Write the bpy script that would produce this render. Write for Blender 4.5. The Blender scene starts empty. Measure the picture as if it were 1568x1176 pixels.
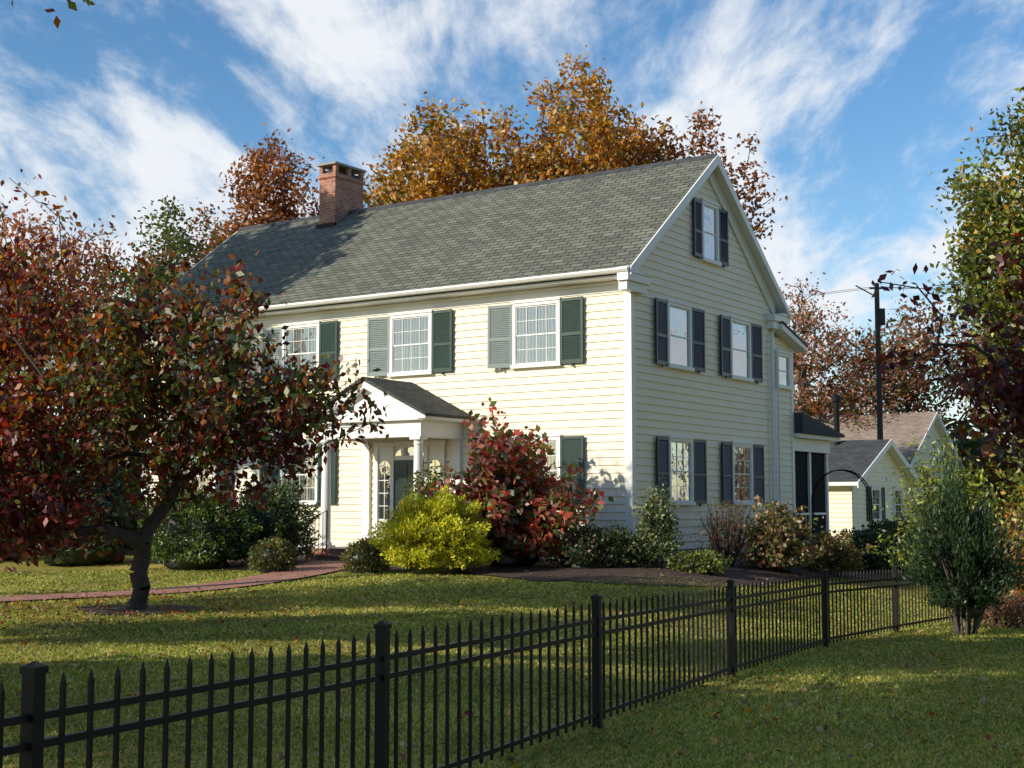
import bpy, math, random
import numpy as np
from mathutils import Vector, noise

rng = np.random.default_rng(7)
scene = bpy.context.scene
C0 = (2.5, 28.7)
ANG = math.radians(-33.9)
CA, SA = math.cos(-ANG), math.sin(-ANG)   # .83 , .558

# ------------------------------------------------------------------ terrain
def sstep(t):
    t = np.clip(t, 0, 1)
    return t*t*(3-2*t)

def G(x, y):
    x = np.asarray(x, float); y = np.asarray(y, float)
    a = (x+1.72)*.434+(y-5)*.90
    b = -(x+1.72)*.90+(y-5)*.434
    base = .05-.019*np.clip(a, -10, 25)
    dx = x-C0[0]; dy = y-C0[1]
    lx = CA*dx-SA*dy; ly = SA*dx+CA*dy
    ex = np.maximum(np.maximum(-15-lx, lx), 0); ey = np.maximum(np.maximum(-ly, ly-11), 0)
    d = np.hypot(ex, ey)
    w = sstep(b/6.0)
    ins = .10+.26*(1-sstep((d-1.0)/9.0))
    return base*(1-w)+w*ins + .015*np.sin(x*.9+1)*np.sin(y*.7)

def H2W(lx, ly):
    return (C0[0]+CA*lx+SA*ly, C0[1]-SA*lx+CA*ly)

# ------------------------------------------------------------------ materials
def newmat(name):
    m = bpy.data.materials.new(name); m.use_nodes = True
    nt = m.node_tree
    return m, nt, nt.nodes, nt.links, nt.nodes['Principled BSDF']

def simple(name, col, rough=.6, noise_amt=.12, nscale=6, bump=0, metallic=0, spec=.5, bscale=40):
    m, nt, N, L, P = newmat(name)
    tc = N.new('ShaderNodeTexCoord'); nz = N.new('ShaderNodeTexNoise')
    nz.inputs['Scale'].default_value = nscale; nz.inputs['Detail'].default_value = 6
    L.new(tc.outputs['Object'], nz.inputs['Vector'])
    mx = N.new('ShaderNodeMix'); mx.data_type = 'RGBA'
    c2 = tuple(max(0, c*(1-noise_amt*2)) for c in col)
    c1 = tuple(min(1, c*(1+noise_amt)) for c in col)
    mx.inputs[6].default_value = (*c2, 1); mx.inputs[7].default_value = (*c1, 1)
    L.new(nz.outputs['Fac'], mx.inputs[0]); L.new(mx.outputs[2], P.inputs['Base Color'])
    P.inputs['Roughness'].default_value = rough; P.inputs['Metallic'].default_value = metallic
    P.inputs['Specular IOR Level'].default_value = spec
    if bump:
        n2 = N.new('ShaderNodeTexNoise'); n2.inputs['Scale'].default_value = bscale; n2.inputs['Detail'].default_value = 5
        L.new(tc.outputs['Object'], n2.inputs['Vector'])
        b = N.new('ShaderNodeBump'); b.inputs['Strength'].default_value = bump; b.inputs['Distance'].default_value = .02
        L.new(n2.outputs['Fac'], b.inputs['Height']); L.new(b.outputs['Normal'], P.inputs['Normal'])
    return m

def leafmat(name, trans=.35, gloss=.05):
    m, nt, N, L, P = newmat(name)
    N.remove(P)
    at = N.new('ShaderNodeAttribute'); at.attribute_name = 'Col'
    d = N.new('ShaderNodeBsdfDiffuse'); t = N.new('ShaderNodeBsdfTranslucent'); g = N.new('ShaderNodeBsdfGlossy')
    g.inputs['Roughness'].default_value = .45
    hs = N.new('ShaderNodeHueSaturation'); hs.inputs['Value'].default_value = 1.5; hs.inputs['Saturation'].default_value = 1.1
    L.new(at.outputs['Color'], d.inputs['Color']); L.new(at.outputs['Color'], hs.inputs['Color']); L.new(hs.outputs['Color'], t.inputs['Color'])
    m1 = N.new('ShaderNodeMixShader'); m1.inputs[0].default_value = trans
    L.new(d.outputs[0], m1.inputs[1]); L.new(t.outputs[0], m1.inputs[2])
    m2 = N.new('ShaderNodeMixShader'); m2.inputs[0].default_value = gloss
    L.new(m1.outputs[0], m2.inputs[1]); L.new(g.outputs[0], m2.inputs[2])
    L.new(m2.outputs[0], N['Material Output'].inputs['Surface'])
    return m

def brickmat(name, c1, c2, mortar, bw, rh, ms, mode, k=1.0, rough=.85, bump=.5, mottling=.3, nsc=3):
    m, nt, N, L, P = newmat(name)
    tc = N.new('ShaderNodeTexCoord'); sp = N.new('ShaderNodeSeparateXYZ'); cb = N.new('ShaderNodeCombineXYZ')
    L.new(tc.outputs['Object'], sp.inputs[0])
    def mul(sock, v):
        n = N.new('ShaderNodeMath'); n.operation = 'MULTIPLY'; n.inputs[1].default_value = v; L.new(sock, n.inputs[0]); return n.outputs[0]
    if mode == 'x_z': L.new(sp.outputs[0], cb.inputs[0]); L.new(mul(sp.outputs[2], k), cb.inputs[1])
    elif mode == 'y_z': L.new(sp.outputs[1], cb.inputs[0]); L.new(mul(sp.outputs[2], k), cb.inputs[1])
    elif mode == 'xy_z':
        ad = N.new('ShaderNodeMath'); L.new(sp.outputs[0], ad.inputs[0]); L.new(sp.outputs[1], ad.inputs[1])
        L.new(ad.outputs[0], cb.inputs[0]); L.new(sp.outputs[2], cb.inputs[1])
    else: L.new(sp.outputs[0], cb.inputs[0]); L.new(sp.outputs[1], cb.inputs[1])
    br = N.new('ShaderNodeTexBrick'); br.inputs['Scale'].default_value = 1
    br.inputs['Brick Width'].default_value = bw; br.inputs['Row Height'].default_value = rh
    br.inputs['Mortar Size'].default_value = ms; br.inputs['Mortar Smooth'].default_value = .3
    br.inputs['Color1'].default_value = (*c1, 1); br.inputs['Color2'].default_value = (*c2, 1); br.inputs['Mortar'].default_value = (*mortar, 1)
    L.new(cb.outputs[0], br.inputs['Vector'])
    nz = N.new('ShaderNodeTexNoise'); nz.inputs['Scale'].default_value = nsc; nz.inputs['Detail'].default_value = 8; nz.inputs['Roughness'].default_value = .7
    L.new(tc.outputs['Object'], nz.inputs['Vector'])
    mr = N.new('ShaderNodeMapRange'); mr.inputs[1].default_value = .25; mr.inputs[2].default_value = .75
    mr.inputs[3].default_value = 1-mottling; mr.inputs[4].default_value = 1+mottling
    L.new(nz.outputs['Fac'], mr.inputs[0])
    vm = N.new('ShaderNodeVectorMath'); vm.operation = 'SCALE'
    L.new(br.outputs['Color'], vm.inputs[0]); L.new(mr.outputs[0], vm.inputs['Scale']); L.new(vm.outputs[0], P.inputs['Base Color'])
    P.inputs['Roughness'].default_value = rough
    P.inputs['Specular IOR Level'].default_value = .25
    b = N.new('ShaderNodeBump'); b.invert = True; b.inputs['Strength'].default_value = bump; b.inputs['Distance'].default_value = .015
    L.new(br.outputs['Fac'], b.inputs['Height']); L.new(b.outputs['Normal'], P.inputs['Normal'])
    return m

def glassmat(name, c1, c2, gl, fold=22, axis=0):
    m, nt, N, L, P = newmat(name)
    tc = N.new('ShaderNodeTexCoord'); wv = N.new('ShaderNodeTexWave'); wv.bands_direction = 'X' if axis == 0 else 'Y'
    wv.inputs['Scale'].default_value = fold/6; wv.inputs['Distortion'].default_value = 2.5; wv.inputs['Detail'].default_value = 2
    L.new(tc.outputs['Object'], wv.inputs['Vector'])
    mx = N.new('ShaderNodeMix'); mx.data_type = 'RGBA'; mx.inputs[6].default_value = (*c1, 1); mx.inputs[7].default_value = (*c2, 1)
    L.new(wv.outputs['Fac'], mx.inputs[0]); L.new(mx.outputs[2], P.inputs['Base Color'])
    P.inputs['Roughness'].default_value = .6
    g = N.new('ShaderNodeBsdfGlossy'); g.inputs['Roughness'].default_value = .02
    nz = N.new('ShaderNodeTexNoise'); nz.inputs['Scale'].default_value = 2.2; L.new(tc.outputs['Object'], nz.inputs['Vector'])
    b = N.new('ShaderNodeBump'); b.inputs['Strength'].default_value = .15; b.inputs['Distance'].default_value = .05
    L.new(nz.outputs['Fac'], b.inputs['Height']); L.new(b.outputs['Normal'], g.inputs['Normal'])
    ms = N.new('ShaderNodeMixShader'); ms.inputs[0].default_value = gl
    L.new(P.outputs[0], ms.inputs[1]); L.new(g.outputs[0], ms.inputs[2]); L.new(ms.outputs[0], N['Material Output'].inputs['Surface'])
    return m

M_white = simple('white_paint', (.84, .83, .78), .5, .05, 3)
M_siding = simple('cream_siding', (.89, .81, .625), .6, .05, 1.5, .05, spec=.3)
M_found = simple('foundation', (.35, .33, .3), .9, .2, 4, .3)
M_shut = simple('green_shutter', (.016, .048, .036), .42, .15, 5)
M_shut_sheen = simple('sheen_shutter', (.24, .29, .275), .42, .12, 8)  # sun sheen painted in as a lighter grey, left front shutters
M_shut_shade = simple('shaded_shutter', (.018, .026, .045), .42, .15, 5)  # side shutters: shade of the unlit wall put into the colour
M_black = simple('black_metal', (.006, .006, .007), .5, .1, 9, spec=.22)
M_door = simple('door_paint', (.012, .03, .024), .3, .1, 5)
M_screen = simple('screen_mesh', (.014, .015, .015), .8, .2, 3, spec=.1)
M_roof = brickmat('shingle', (.11, .115, .09), (.18, .185, .145), (.035, .035, .03), .33, .15, .014, 'x_z', 1.64, bump=1.0, mottling=.25, nsc=2.5)
M_roofp = brickmat('shingle_porch', (.055, .06, .055), (.09, .095, .085), (.03, .03, .03), .33, .14, .012, 'y_z', 2.2, bump=.8)
M_roofd = brickmat('shingle_dark', (.05, .055, .06), (.08, .085, .09), (.03, .03, .03), .33, .15, .012, 'x_z', 2.0, bump=.6)
M_roofb = brickmat('shingle_brown', (.26, .2, .16), (.34, .27, .22), (.12, .1, .09), .33, .15, .012, 'x_z', 2.0, bump=.6)
M_brick = brickmat('brick', (.33, .10, .06), (.46, .20, .12), (.36, .32, .28), .21, .075, .01, 'xy_z', bump=.6)
M_pave = brickmat('brick_paving', (.34, .15, .11), (.46, .22, .16), (.16, .13, .11), .2, .1, .008, 'x_y', bump=.5)
M_gf = glassmat('window_glass_curtained', (.03, .038, .03), (.17, .19, .15), .22)
M_gs = glassmat('window_glass', (.012, .014, .013), (.04, .04, .035), .5)
M_leaf = leafmat('leaves')
M_leafn = leafmat('needles', .2, .04)
M_grass = leafmat('grass_blades', .35, .03)
M_bark = simple('bark', (.10, .08, .065), .95, .3, 8, .8, bscale=25)
M_barkd = simple('dark_bark', (.065, .052, .044), .95, .3, 8, .8, bscale=25)
M_terra = simple('terracotta', (.33, .17, .1), .8, .15, 5, .1)
M_mulch = simple('mulch', (.075, .043, .03), .95, .45, 9, 1.0, bscale=45)
M_wood = simple('pole_wood', (.05, .04, .035), .9, .2, 5)

# ------------------------------------------------------------------ mesh helpers
class MB:
    def __init__(s): s.v = []; s.f = []; s.m = []
    def poly(s, pts, mi=0):
        b = len(s.v); s.v += [tuple(p) for p in pts]; s.f.append(list(range(b, b+len(pts)))); s.m.append(mi)
    def box(s, x0, x1, y0, y1, z0, z1, mi=0):
        if x0 > x1: x0, x1 = x1, x0
        if y0 > y1: y0, y1 = y1, y0
        if z0 > z1: z0, z1 = z1, z0
        b = len(s.v)
        s.v += [(x0,y0,z0),(x1,y0,z0),(x1,y1,z0),(x0,y1,z0),(x0,y0,z1),(x1,y0,z1),(x1,y1,z1),(x0,y1,z1)]
        for q in ((0,3,2,1),(4,5,6,7),(0,1,5,4),(1,2,6,5),(2,3,7,6),(3,0,4,7)):
            s.f.append([b+i for i in q]); s.m.append(mi)
    def prism(s, prof, axis, a0, a1, mi=0, cap=None, side=None):
        n = len(prof); b = len(s.v)
        def mk(p, a):
            if axis == 'x': return (a, p[0], p[1])
            if axis == 'y': return (p[0], a, p[1])
            return (p[0], p[1], a)
        s.v += [mk(p, a0) for p in prof]+[mk(p, a1) for p in prof]
        s.f.append([b+i for i in range(n)][::-1]); s.m.append(mi if cap is None else cap)
        s.f.append([b+n+i for i in range(n)]); s.m.append(mi if cap is None else cap)
        for i in range(n):
            j = (i+1) % n
            s.f.append([b+i, b+j, b+n+j, b+n+i]); s.m.append(side[i] if side else mi)
    def lathe(s, cx, cy, prof, n=20, mi=0):
        b = len(s.v)
        for r, z in prof:
            for k in range(n):
                a = 2*math.pi*k/n; s.v.append((cx+r*math.cos(a), cy+r*math.sin(a), z))
        for i in range(len(prof)-1):
            for k in range(n):
                s.f.append([b+i*n+k, b+i*n+(k+1) % n, b+(i+1)*n+(k+1) % n, b+(i+1)*n+k]); s.m.append(mi)
        s.f.append([b+(len(prof)-1)*n+k for k in range(n)]); s.m.append(mi)
    def tube(s, pts, r, n=6, mi=0):
        pts = [Vector(p) for p in pts]; b = len(s.v)
        rr = r if isinstance(r, (list, tuple)) else [r]*len(pts)
        for i, p in enumerate(pts):
            d = (pts[min(i+1, len(pts)-1)]-pts[max(i-1, 0)]).normalized()
            up = Vector((0, 0, 1)) if abs(d.z) < .9 else Vector((1, 0, 0))
            e1 = d.cross(up).normalized(); e2 = d.cross(e1)
            for k in range(n):
                a = 2*math.pi*k/n; s.v.append(tuple(p+(e1*math.cos(a)+e2*math.sin(a))*rr[i]))
        for i in range(len(pts)-1):
            for k in range(n):
                s.f.append([b+i*n+k, b+i*n+(k+1) % n, b+(i+1)*n+(k+1) % n, b+(i+1)*n+k]); s.m.append(mi)
    def obj(s, name, mats, parent=None, smooth=False, loc=None, fix=True):
        me = bpy.data.meshes.new(name); me.from_pydata(s.v, [], s.f)
        for m in (mats if isinstance(mats, (list, tuple)) else [mats]): me.materials.append(m)
        me.polygons.foreach_set('material_index', s.m)
        if fix:
            import bmesh
            bm = bmesh.new(); bm.from_mesh(me); bmesh.ops.recalc_face_normals(bm, faces=bm.faces); bm.to_mesh(me); bm.free()
        if smooth: me.polygons.foreach_set('use_smooth', [True]*len(me.polygons))
        o = bpy.data.objects.new(name, me); scene.collection.objects.link(o)
        if parent: o.parent = parent
        if loc: o.location = loc
        return o

def empty(name, loc=(0,0,0), rz=0):
    e = bpy.data.objects.new(name, None); e.location = loc; e.rotation_euler = (0,0,rz)
    scene.collection.objects.link(e); return e

def np_mesh(name, V, F, cols=None, mats=(), mi=None, parent=None, smooth=False):
    me = bpy.data.meshes.new(name)
    m, k = F.shape
    me.vertices.add(len(V)); me.vertices.foreach_set('co', np.ascontiguousarray(V, dtype=np.float32).ravel())
    me.loops.add(m*k); me.loops.foreach_set('vertex_index', np.ascontiguousarray(F, dtype=np.int32).ravel())
    me.polygons.add(m); me.polygons.foreach_set('loop_start', np.arange(0, m*k, k, dtype=np.int32))
    if mi is not None: me.polygons.foreach_set('material_index', np.ascontiguousarray(mi, dtype=np.int32))
    if smooth: me.polygons.foreach_set('use_smooth', np.ones(m, dtype=bool))
    for mt in mats: me.materials.append(mt)
    me.update(calc_edges=True); me.validate()
    if cols is not None:
        a = me.color_attributes.new('Col', 'FLOAT_COLOR', 'POINT')
        cc = np.ones((len(V), 4), dtype=np.float32); cc[:, :3] = cols
        a.data.foreach_set('color', cc.ravel())
    o = bpy.data.objects.new(name, me); scene.collection.objects.link(o)
    if parent: o.parent = parent
    return o

def unit(n, r):
    v = r.normal(size=(n, 3)); return v/np.linalg.norm(v, axis=1)[:, None]

def leaf_quads(P, size, aspect, r, axis_bias=None, bias=0., droop=0.):
    n = len(P)
    a = unit(n, r)
    if axis_bias is not None: a = a+axis_bias*bias
    a[:, 2] -= droop
    a /= np.linalg.norm(a, axis=1)[:, None]
    b = np.cross(a, unit(n, r)); b /= (np.linalg.norm(b, axis=1)[:, None]+1e-6)
    s = size*(r.uniform(.6, 1.3, n))[:, None]
    V = np.empty((n, 4, 3))
    V[:, 0] = P-a*s*.5; V[:, 1] = P+b*s*aspect*.5-a*s*.05; V[:, 2] = P+a*s*.5; V[:, 3] = P-b*s*aspect*.5-a*s*.05
    return V.reshape(-1, 3)

def pick(pal, n, r, jit=.25):
    cols = np.array([p[0] for p in pal]); w = np.array([p[1] for p in pal], float); w /= w.sum()
    idx = r.choice(len(pal), size=n, p=w)
    return cols[idx]*(1+r.uniform(-jit, jit, (n, 1)))

MAROON=(.075,.012,.012); RED=(.25,.03,.018); ORANGE=(.38,.13,.02); RUST=(.26,.085,.025); GOLD=(.50,.27,.035); OLIVE=(.13,.14,.025)
GREEN=(.055,.085,.02); DGREEN=(.022,.045,.014); YELGREEN=(.24,.28,.03); BROWN=(.15,.075,.035); PINK=(.42,.19,.12)

def make_tree(name, base, trunk_top, crowns, nt, trunk_r, per, lsize, crad, palfn, seed, bark=M_bark, jitter=.12, aspect=.55, droop=0., lean=(0,0), rmin=.006, extra=None, pw=.2, leafm=None, lobing=.5, power=2.0, dens=None):
    r = np.random.default_rng(seed)
    bz = float(G(base[0], base[1]))-.1
    nodes = [(base[0], base[1], bz)]; par = [-1]; path = [0.]
    K = 6
    for i in range(1, K+1):
        t = i/K
        p = (base[0]+lean[0]*t+r.normal()*jitter*.4, base[1]+lean[1]*t+r.normal()*jitter*.4, bz+(trunk_top)*t)
        nodes.append(p); par.append(i-1); path.append(path[-1]*.0+trunk_top*t*.4)
    w = np.array([c[6] if len(c) > 6 else c[3]*c[4]*c[5] for c in crowns]); w = w/w.sum()
    T = []
    for ci, c in enumerate(crowns):
        n = max(1, int(nt*w[ci])); d = unit(n, r); rad = r.uniform(0, 1, n)**(1/power)
        for k in range(n):
            nn = noise.noise(Vector(tuple(d[k]*1.7+seed*3.1+ci)))
            s = rad[k]*(1+lobing*nn)
            T.append((c[0]+d[k][0]*s*c[3], c[1]+d[k][1]*s*c[4], max(c[2]+d[k][2]*s*c[5], bz+.5)))
    if extra: T += extra
    T = np.array(T)
    T = T[np.argsort(np.linalg.norm(T-np.array(nodes[K//2+1]), axis=1))]
    cap = 16000
    NP = np.zeros((cap, 3)); NP[:len(nodes)] = nodes; PL = np.zeros(cap); PL[:len(nodes)] = path
    par = par+[0]*(cap-len(par)); cnt = len(nodes); isT = []
    for t in T:
        dv = t-NP[:cnt]; dist = np.linalg.norm(dv, axis=1)
        cost = dist*(1+.5*np.clip(-dv[:, 2]/(dist+1e-6), 0, 1))+pw*PL[:cnt]
        cost[:2] += 1e3
        j = int(np.argmin(cost)); L = dist[j]
        ns = int(min(6, max(1, L/.45)))
        p0 = NP[j].copy(); prev = j
        bend = r.normal(size=3)*L*.07; bend[2] += L*.08
        for s in range(1, ns+1):
            u = s/ns
            q = p0+(t-p0)*u+bend*math.sin(math.pi*u)
            if cnt >= cap: break
            NP[cnt] = q; PL[cnt] = PL[prev]+L/ns; par[cnt] = prev; prev = cnt; cnt += 1
        isT.append(prev)
    load = np.zeros(cnt)
    for i in isT: load[i] += 1
    for i in range(cnt-1, 0, -1): load[par[i]] += load[i]
    rad = np.maximum(rmin, trunk_r*(load/max(load[0], 1))**.52)
    rad[0] = trunk_r*1.4; rad[1] = trunk_r*1.05
    idx = np.arange(1, cnt); pi = np.array([par[i] for i in idx])
    A = NP[pi]; B = NP[idx]; rb = rad[idx]; ra = np.minimum(rad[pi], rb*1.35)
    d = B-A; ln = np.linalg.norm(d, axis=1)[:, None]+1e-9; d = d/ln
    up = np.where(np.abs(d[:, 2:3]) < .9, np.array([[0, 0, 1.]]), np.array([[1., 0, 0]]))
    e1 = np.cross(d, up); e1 /= np.linalg.norm(e1, axis=1)[:, None]; e2 = np.cross(d, e1)
    S = 6; m = len(idx); V = np.empty((m, 2*S, 3))
    B2 = B+d*np.minimum(ln*.1, .05)
    for k in range(S):
        a = 2*math.pi*k/S; o = e1*math.cos(a)+e2*math.sin(a)
        V[:, k] = A+o*ra[:, None]; V[:, S+k] = B2+o*rb[:, None]
    F = np.empty((m, S, 4), int); bs = (np.arange(m)*2*S)[:, None]
    for k in range(S):
        F[:, k] = bs+np.array([[k, (k+1) % S, S+(k+1) % S, S+k]])
    V = V.reshape(-1, 3); F = F.reshape(-1, 4)
    colb = np.tile(np.array([[.1, .08, .06]]), (len(V), 1)); mi = np.zeros(len(F), int)
    TP = NP[isT]; PP = NP[[par[i] for i in isT]]
    lam = np.full(len(TP), float(per))
    if dens is not None: lam = lam*dens(TP, r)
    k = r.poisson(lam)
    ci = np.repeat(np.arange(len(TP)), k)
    P = TP[ci]+(PP[ci]-TP[ci])*r.uniform(0, 1, (len(ci), 1))+r.normal(size=(len(ci), 3))*crad
    LV = leaf_quads(P, lsize, aspect, r, droop=droop)
    shade = r.uniform(.65, 1.3, len(TP))
    LC = palfn(P, TP, ci, r)*shade[ci][:, None]
    LC = np.repeat(LC, 4, axis=0)
    LF = np.arange(len(LV)).reshape(-1, 4)+len(V)
    V = np.vstack([V, LV]); F = np.vstack([F, LF]); cols = np.vstack([colb, LC]); mi = np.concatenate([mi, np.ones(len(LF), int)])
    return np_mesh(name, V, F, cols, (bark, leafm or M_leaf), mi)

def cl_pal(pals, jit=.25):
    def fn(P, TP, ci, r):
        w = np.array([p[1] for p in pals], float); w /= w.sum()
        ch = r.choice(len(pals), size=len(TP), p=w)
        out = np.zeros((len(P), 3))
        for k in range(len(pals)):
            m = ch[ci] == k
            out[m] = pick(pals[k][0], m.sum(), r, jit)
        return out
    return fn

def shrub_pt(d, q, x, y, gz, rx, ry, h, foot):
    """dome with an almost vertical skirt reaching the ground"""
    hl = np.hypot(d[:, 0], d[:, 1])+1e-6
    low = d[:, 2] < 0
    k = np.where(low, (foot+(1-foot)*(1+d[:, 2]))/hl, 1.0)
    k = np.where(low, np.minimum(k, 1/hl), 1.0)
    zz = np.where(low, h*.42*(1+d[:, 2]*1.0), h*.42+d[:, 2]*q*h*.58)
    return np.stack([x+d[:, 0]*k*q*rx, y+d[:, 1]*k*q*ry, gz+np.maximum(zz, .0)], 1)

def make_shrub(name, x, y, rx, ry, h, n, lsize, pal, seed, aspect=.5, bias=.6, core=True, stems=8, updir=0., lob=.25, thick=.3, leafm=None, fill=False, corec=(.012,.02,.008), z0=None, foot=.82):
    r = np.random.default_rng(seed)
    gz = float(G(x, y)) if z0 is None else z0
    d = unit(n, r)
    flip = (d[:, 2] < -.75); d[flip, 2] *= -1
    fr = np.array([noise.noise(Vector((a[0]*2.3+seed, a[1]*2.3, a[2]*2.3+seed*.7)))+.5*noise.noise(Vector((a[0]*5+seed, a[1]*5, a[2]*5))) for a in d])
    rad = (1+lob*fr)*(1-thick*r.uniform(0, 1, n)**(1.0 if not fill else .5))
    P = shrub_pt(d, rad, x, y, gz, rx, ry, h, foot)
    P[:, 2] = np.maximum(P[:, 2]+r.normal(size=n)*.02, gz+.03)
    ab = d.copy(); ab[:, 2] += updir
    V = leaf_quads(P, lsize, aspect, r, ab, bias)
    patch = np.clip(1+.9*fr, .5, 1.5)
    C = pick(pal, n, r, .3)*patch[:, None]
    C = np.repeat(C, 4, axis=0); F = np.arange(len(V)).reshape(-1, 4); mi = np.ones(len(F), int)
    mb = MB()
    for k in range(stems):
        a = r.uniform(0, 6.28); q = r.uniform(.3, .8)
        e = (x+math.cos(a)*rx*q, y+math.sin(a)*ry*q, gz+h*r.uniform(.6, .95))
        b0 = (x+math.cos(a)*rx*.15, y+math.sin(a)*ry*.15, min(gz, float(G(x, y)))-.05)
        m0 = tuple((b0[i]+e[i])/2+r.normal()*.06 for i in range(3))
        mb.tube([b0, m0, e], [.02, .013, .005], 4)
    if stems:
        SV = np.array(mb.v); SF = np.array(mb.f)+len(V)
        V = np.vstack([V, SV]); F = np.vstack([F, SF]); C = np.vstack([C, np.tile([[.08, .06, .05]], (len(SV), 1))]); mi = np.concatenate([mi, np.zeros(len(SF), int)])
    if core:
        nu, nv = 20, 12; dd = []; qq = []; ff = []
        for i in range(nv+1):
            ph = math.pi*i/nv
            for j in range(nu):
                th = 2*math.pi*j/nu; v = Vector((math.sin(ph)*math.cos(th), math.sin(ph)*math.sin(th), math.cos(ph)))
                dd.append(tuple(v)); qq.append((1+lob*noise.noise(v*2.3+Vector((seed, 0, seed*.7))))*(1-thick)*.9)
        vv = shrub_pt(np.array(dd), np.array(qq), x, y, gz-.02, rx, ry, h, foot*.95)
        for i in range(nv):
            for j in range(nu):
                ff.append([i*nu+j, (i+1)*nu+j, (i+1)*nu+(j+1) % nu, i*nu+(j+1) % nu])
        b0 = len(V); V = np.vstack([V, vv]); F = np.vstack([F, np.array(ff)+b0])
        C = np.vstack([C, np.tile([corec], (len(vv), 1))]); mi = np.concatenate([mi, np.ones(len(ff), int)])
    return np_mesh(name, V, F, C, (M_bark, leafm or M_leaf), mi)

# ------------------------------------------------------------------ ground
def axisvals(lo, hi, c0, c1, step):
    inner = np.arange(c0, c1+.01, step)
    a = c0-np.geomspace(step, c0-lo, 26)[::-1]; b = c1+np.geomspace(step, hi-c1, 26)
    return np.concatenate([a, inner, b])
xs = axisvals(-500, 500, -20, 22, .4); ys = axisvals(-300, 700, -4, 48, .4)
XX, YY = np.meshgrid(xs, ys); ZZ = G(XX, YY)
V = np.stack([XX.ravel(), YY.ravel(), ZZ.ravel()], 1)
nx, ny = len(xs), len(ys)
I, J = np.meshgrid(np.arange(nx-1), np.arange(ny-1)); b = (J*nx+I).ravel()
F = np.stack([b, b+1, b+nx+1, b+nx], 1)
m, nt_, N, L, P = newmat('lawn')
tc = N.new('ShaderNodeTexCoord')
n1 = N.new('ShaderNodeTexNoise'); n1.inputs['Scale'].default_value = .45; n1.inputs['Detail'].default_value = 5
n2 = N.new('ShaderNodeTexNoise'); n2.inputs['Scale'].default_value = 9; n2.inputs['Detail'].default_value = 8; n2.inputs['Roughness'].default_value = .75
n3 = N.new('ShaderNodeTexNoise'); n3.inputs['Scale'].default_value = 70; n3.inputs['Detail'].default_value = 4
for n in (n1, n2, n3): L.new(tc.outputs['Object'], n.inputs['Vector'])
r1 = N.new('ShaderNodeValToRGB'); r1.color_ramp.elements[0].position = .35; r1.color_ramp.elements[0].color = (.22, .22, .045, 1)
r1.color_ramp.elements[1].position = .68; r1.color_ramp.elements[1].color = (.48, .40, .12, 1)
L.new(n1.outputs['Fac'], r1.inputs[0])
r2 = N.new('ShaderNodeValToRGB'); r2.color_ramp.elements[0].position = .3; r2.color_ramp.elements[0].color = (.45, .5, .4, 1)
r2.color_ramp.elements[1].position = .7; r2.color_ramp.elements[1].color = (1.3, 1.2, 1.0, 1)
L.new(n2.outputs['Fac'], r2.inputs[0])
mm = N.new('ShaderNodeMix'); mm.data_type = 'RGBA'; mm.blend_type = 'MULTIPLY'; mm.inputs[0].default_value = 1
L.new(r1.outputs[0], mm.inputs[6]); L.new(r2.outputs[0], mm.inputs[7]); L.new(mm.outputs[2], P.inputs['Base Color'])
P.inputs['Roughness'].default_value = .95; P.inputs['Specular IOR Level'].default_value = .1
bp = N.new('ShaderNodeBump'); bp.inputs['Strength'].default_value = .6; bp.inputs['Distance'].default_value = .02
L.new(n3.outputs['Fac'], bp.inputs['Height']); L.new(bp.outputs['Normal'], P.inputs['Normal'])
np_mesh('ground', V, F, None, (m,), smooth=True)

def drape(name, rows, mat, dz, parent=None):
    mb = MB(); R = len(rows); Cn = len(rows[0])
    for row in rows:
        for (x, y) in row: mb.v.append((x, y, float(G(x, y))+dz))
    for i in range(R-1):
        for j in range(Cn-1):
            mb.f.append([i*Cn+j, i*Cn+j+1, (i+1)*Cn+j+1, (i+1)*Cn+j]); mb.m.append(0)
    return mb.obj(name, [mat], parent)

rows = []
def outer(s):
    if s < .55:
        lx = -15+ (s/.55)*16.2; p = 4.6+.5*math.sin(lx*.8)
        return (lx, -p if lx > -11 else -2.5), (max(min(lx, 0), -15), -.02)
    t = (s-.55)/.45
    if t < .25:
        a = t/.25*math.pi/2; return (1.2+2.2*math.sin(a), -4.6*math.cos(a)-.6*math.sin(a)-.0), (0.02, -.02)
    u = (t-.25)/.75
    return (3.4-.6*math.sin(u*5), -.6+u*11.5), (.02, u*10.8)
for i in range(90):
    o_, i_ = outer(i/89.)
    row = []
    for j in range(9):
        q = j/8; lx = i_[0]+(o_[0]-i_[0])*q; ly = i_[1]+(o_[1]-i_[1])*q
        row.append(H2W(lx, ly))
    rows.append(row)
drape('mulch_bed', rows, M_mulch, .02)
rows = []
for i in range(33):
    a = 2*math.pi*i/32; rr = .85+.12*math.sin(3*a)
    rows.append([(-5.3+math.cos(a)*rr*q/4, 19.5+math.sin(a)*rr*q/4) for q in range(5)])
drape('tree_mulch_ring', rows, M_mulch, .018)
pp = [(-3.72, 30.0), (-3.9, 28.2), (-4.25, 26.4), (-5.1, 24.6), (-6.5, 22.9), (-8.3, 21.2), (-11, 19.6), (-15, 18.3), (-22, 17)]
path = []
for i in range(len(pp)-1):
    p0 = pp[max(i-1, 0)]; p1 = pp[i]; p2 = pp[i+1]; p3 = pp[min(i+2, len(pp)-1)]
    for k in range(8):
        t = k/8
        path.append(tuple(.5*((2*p1[c])+(-p0[c]+p2[c])*t+(2*p0[c]-5*p1[c]+4*p2[c]-p3[c])*t*t+(-p0[c]+3*p1[c]-3*p2[c]+p3[c])*t**3) for c in (0, 1)))
rows = []
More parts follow.
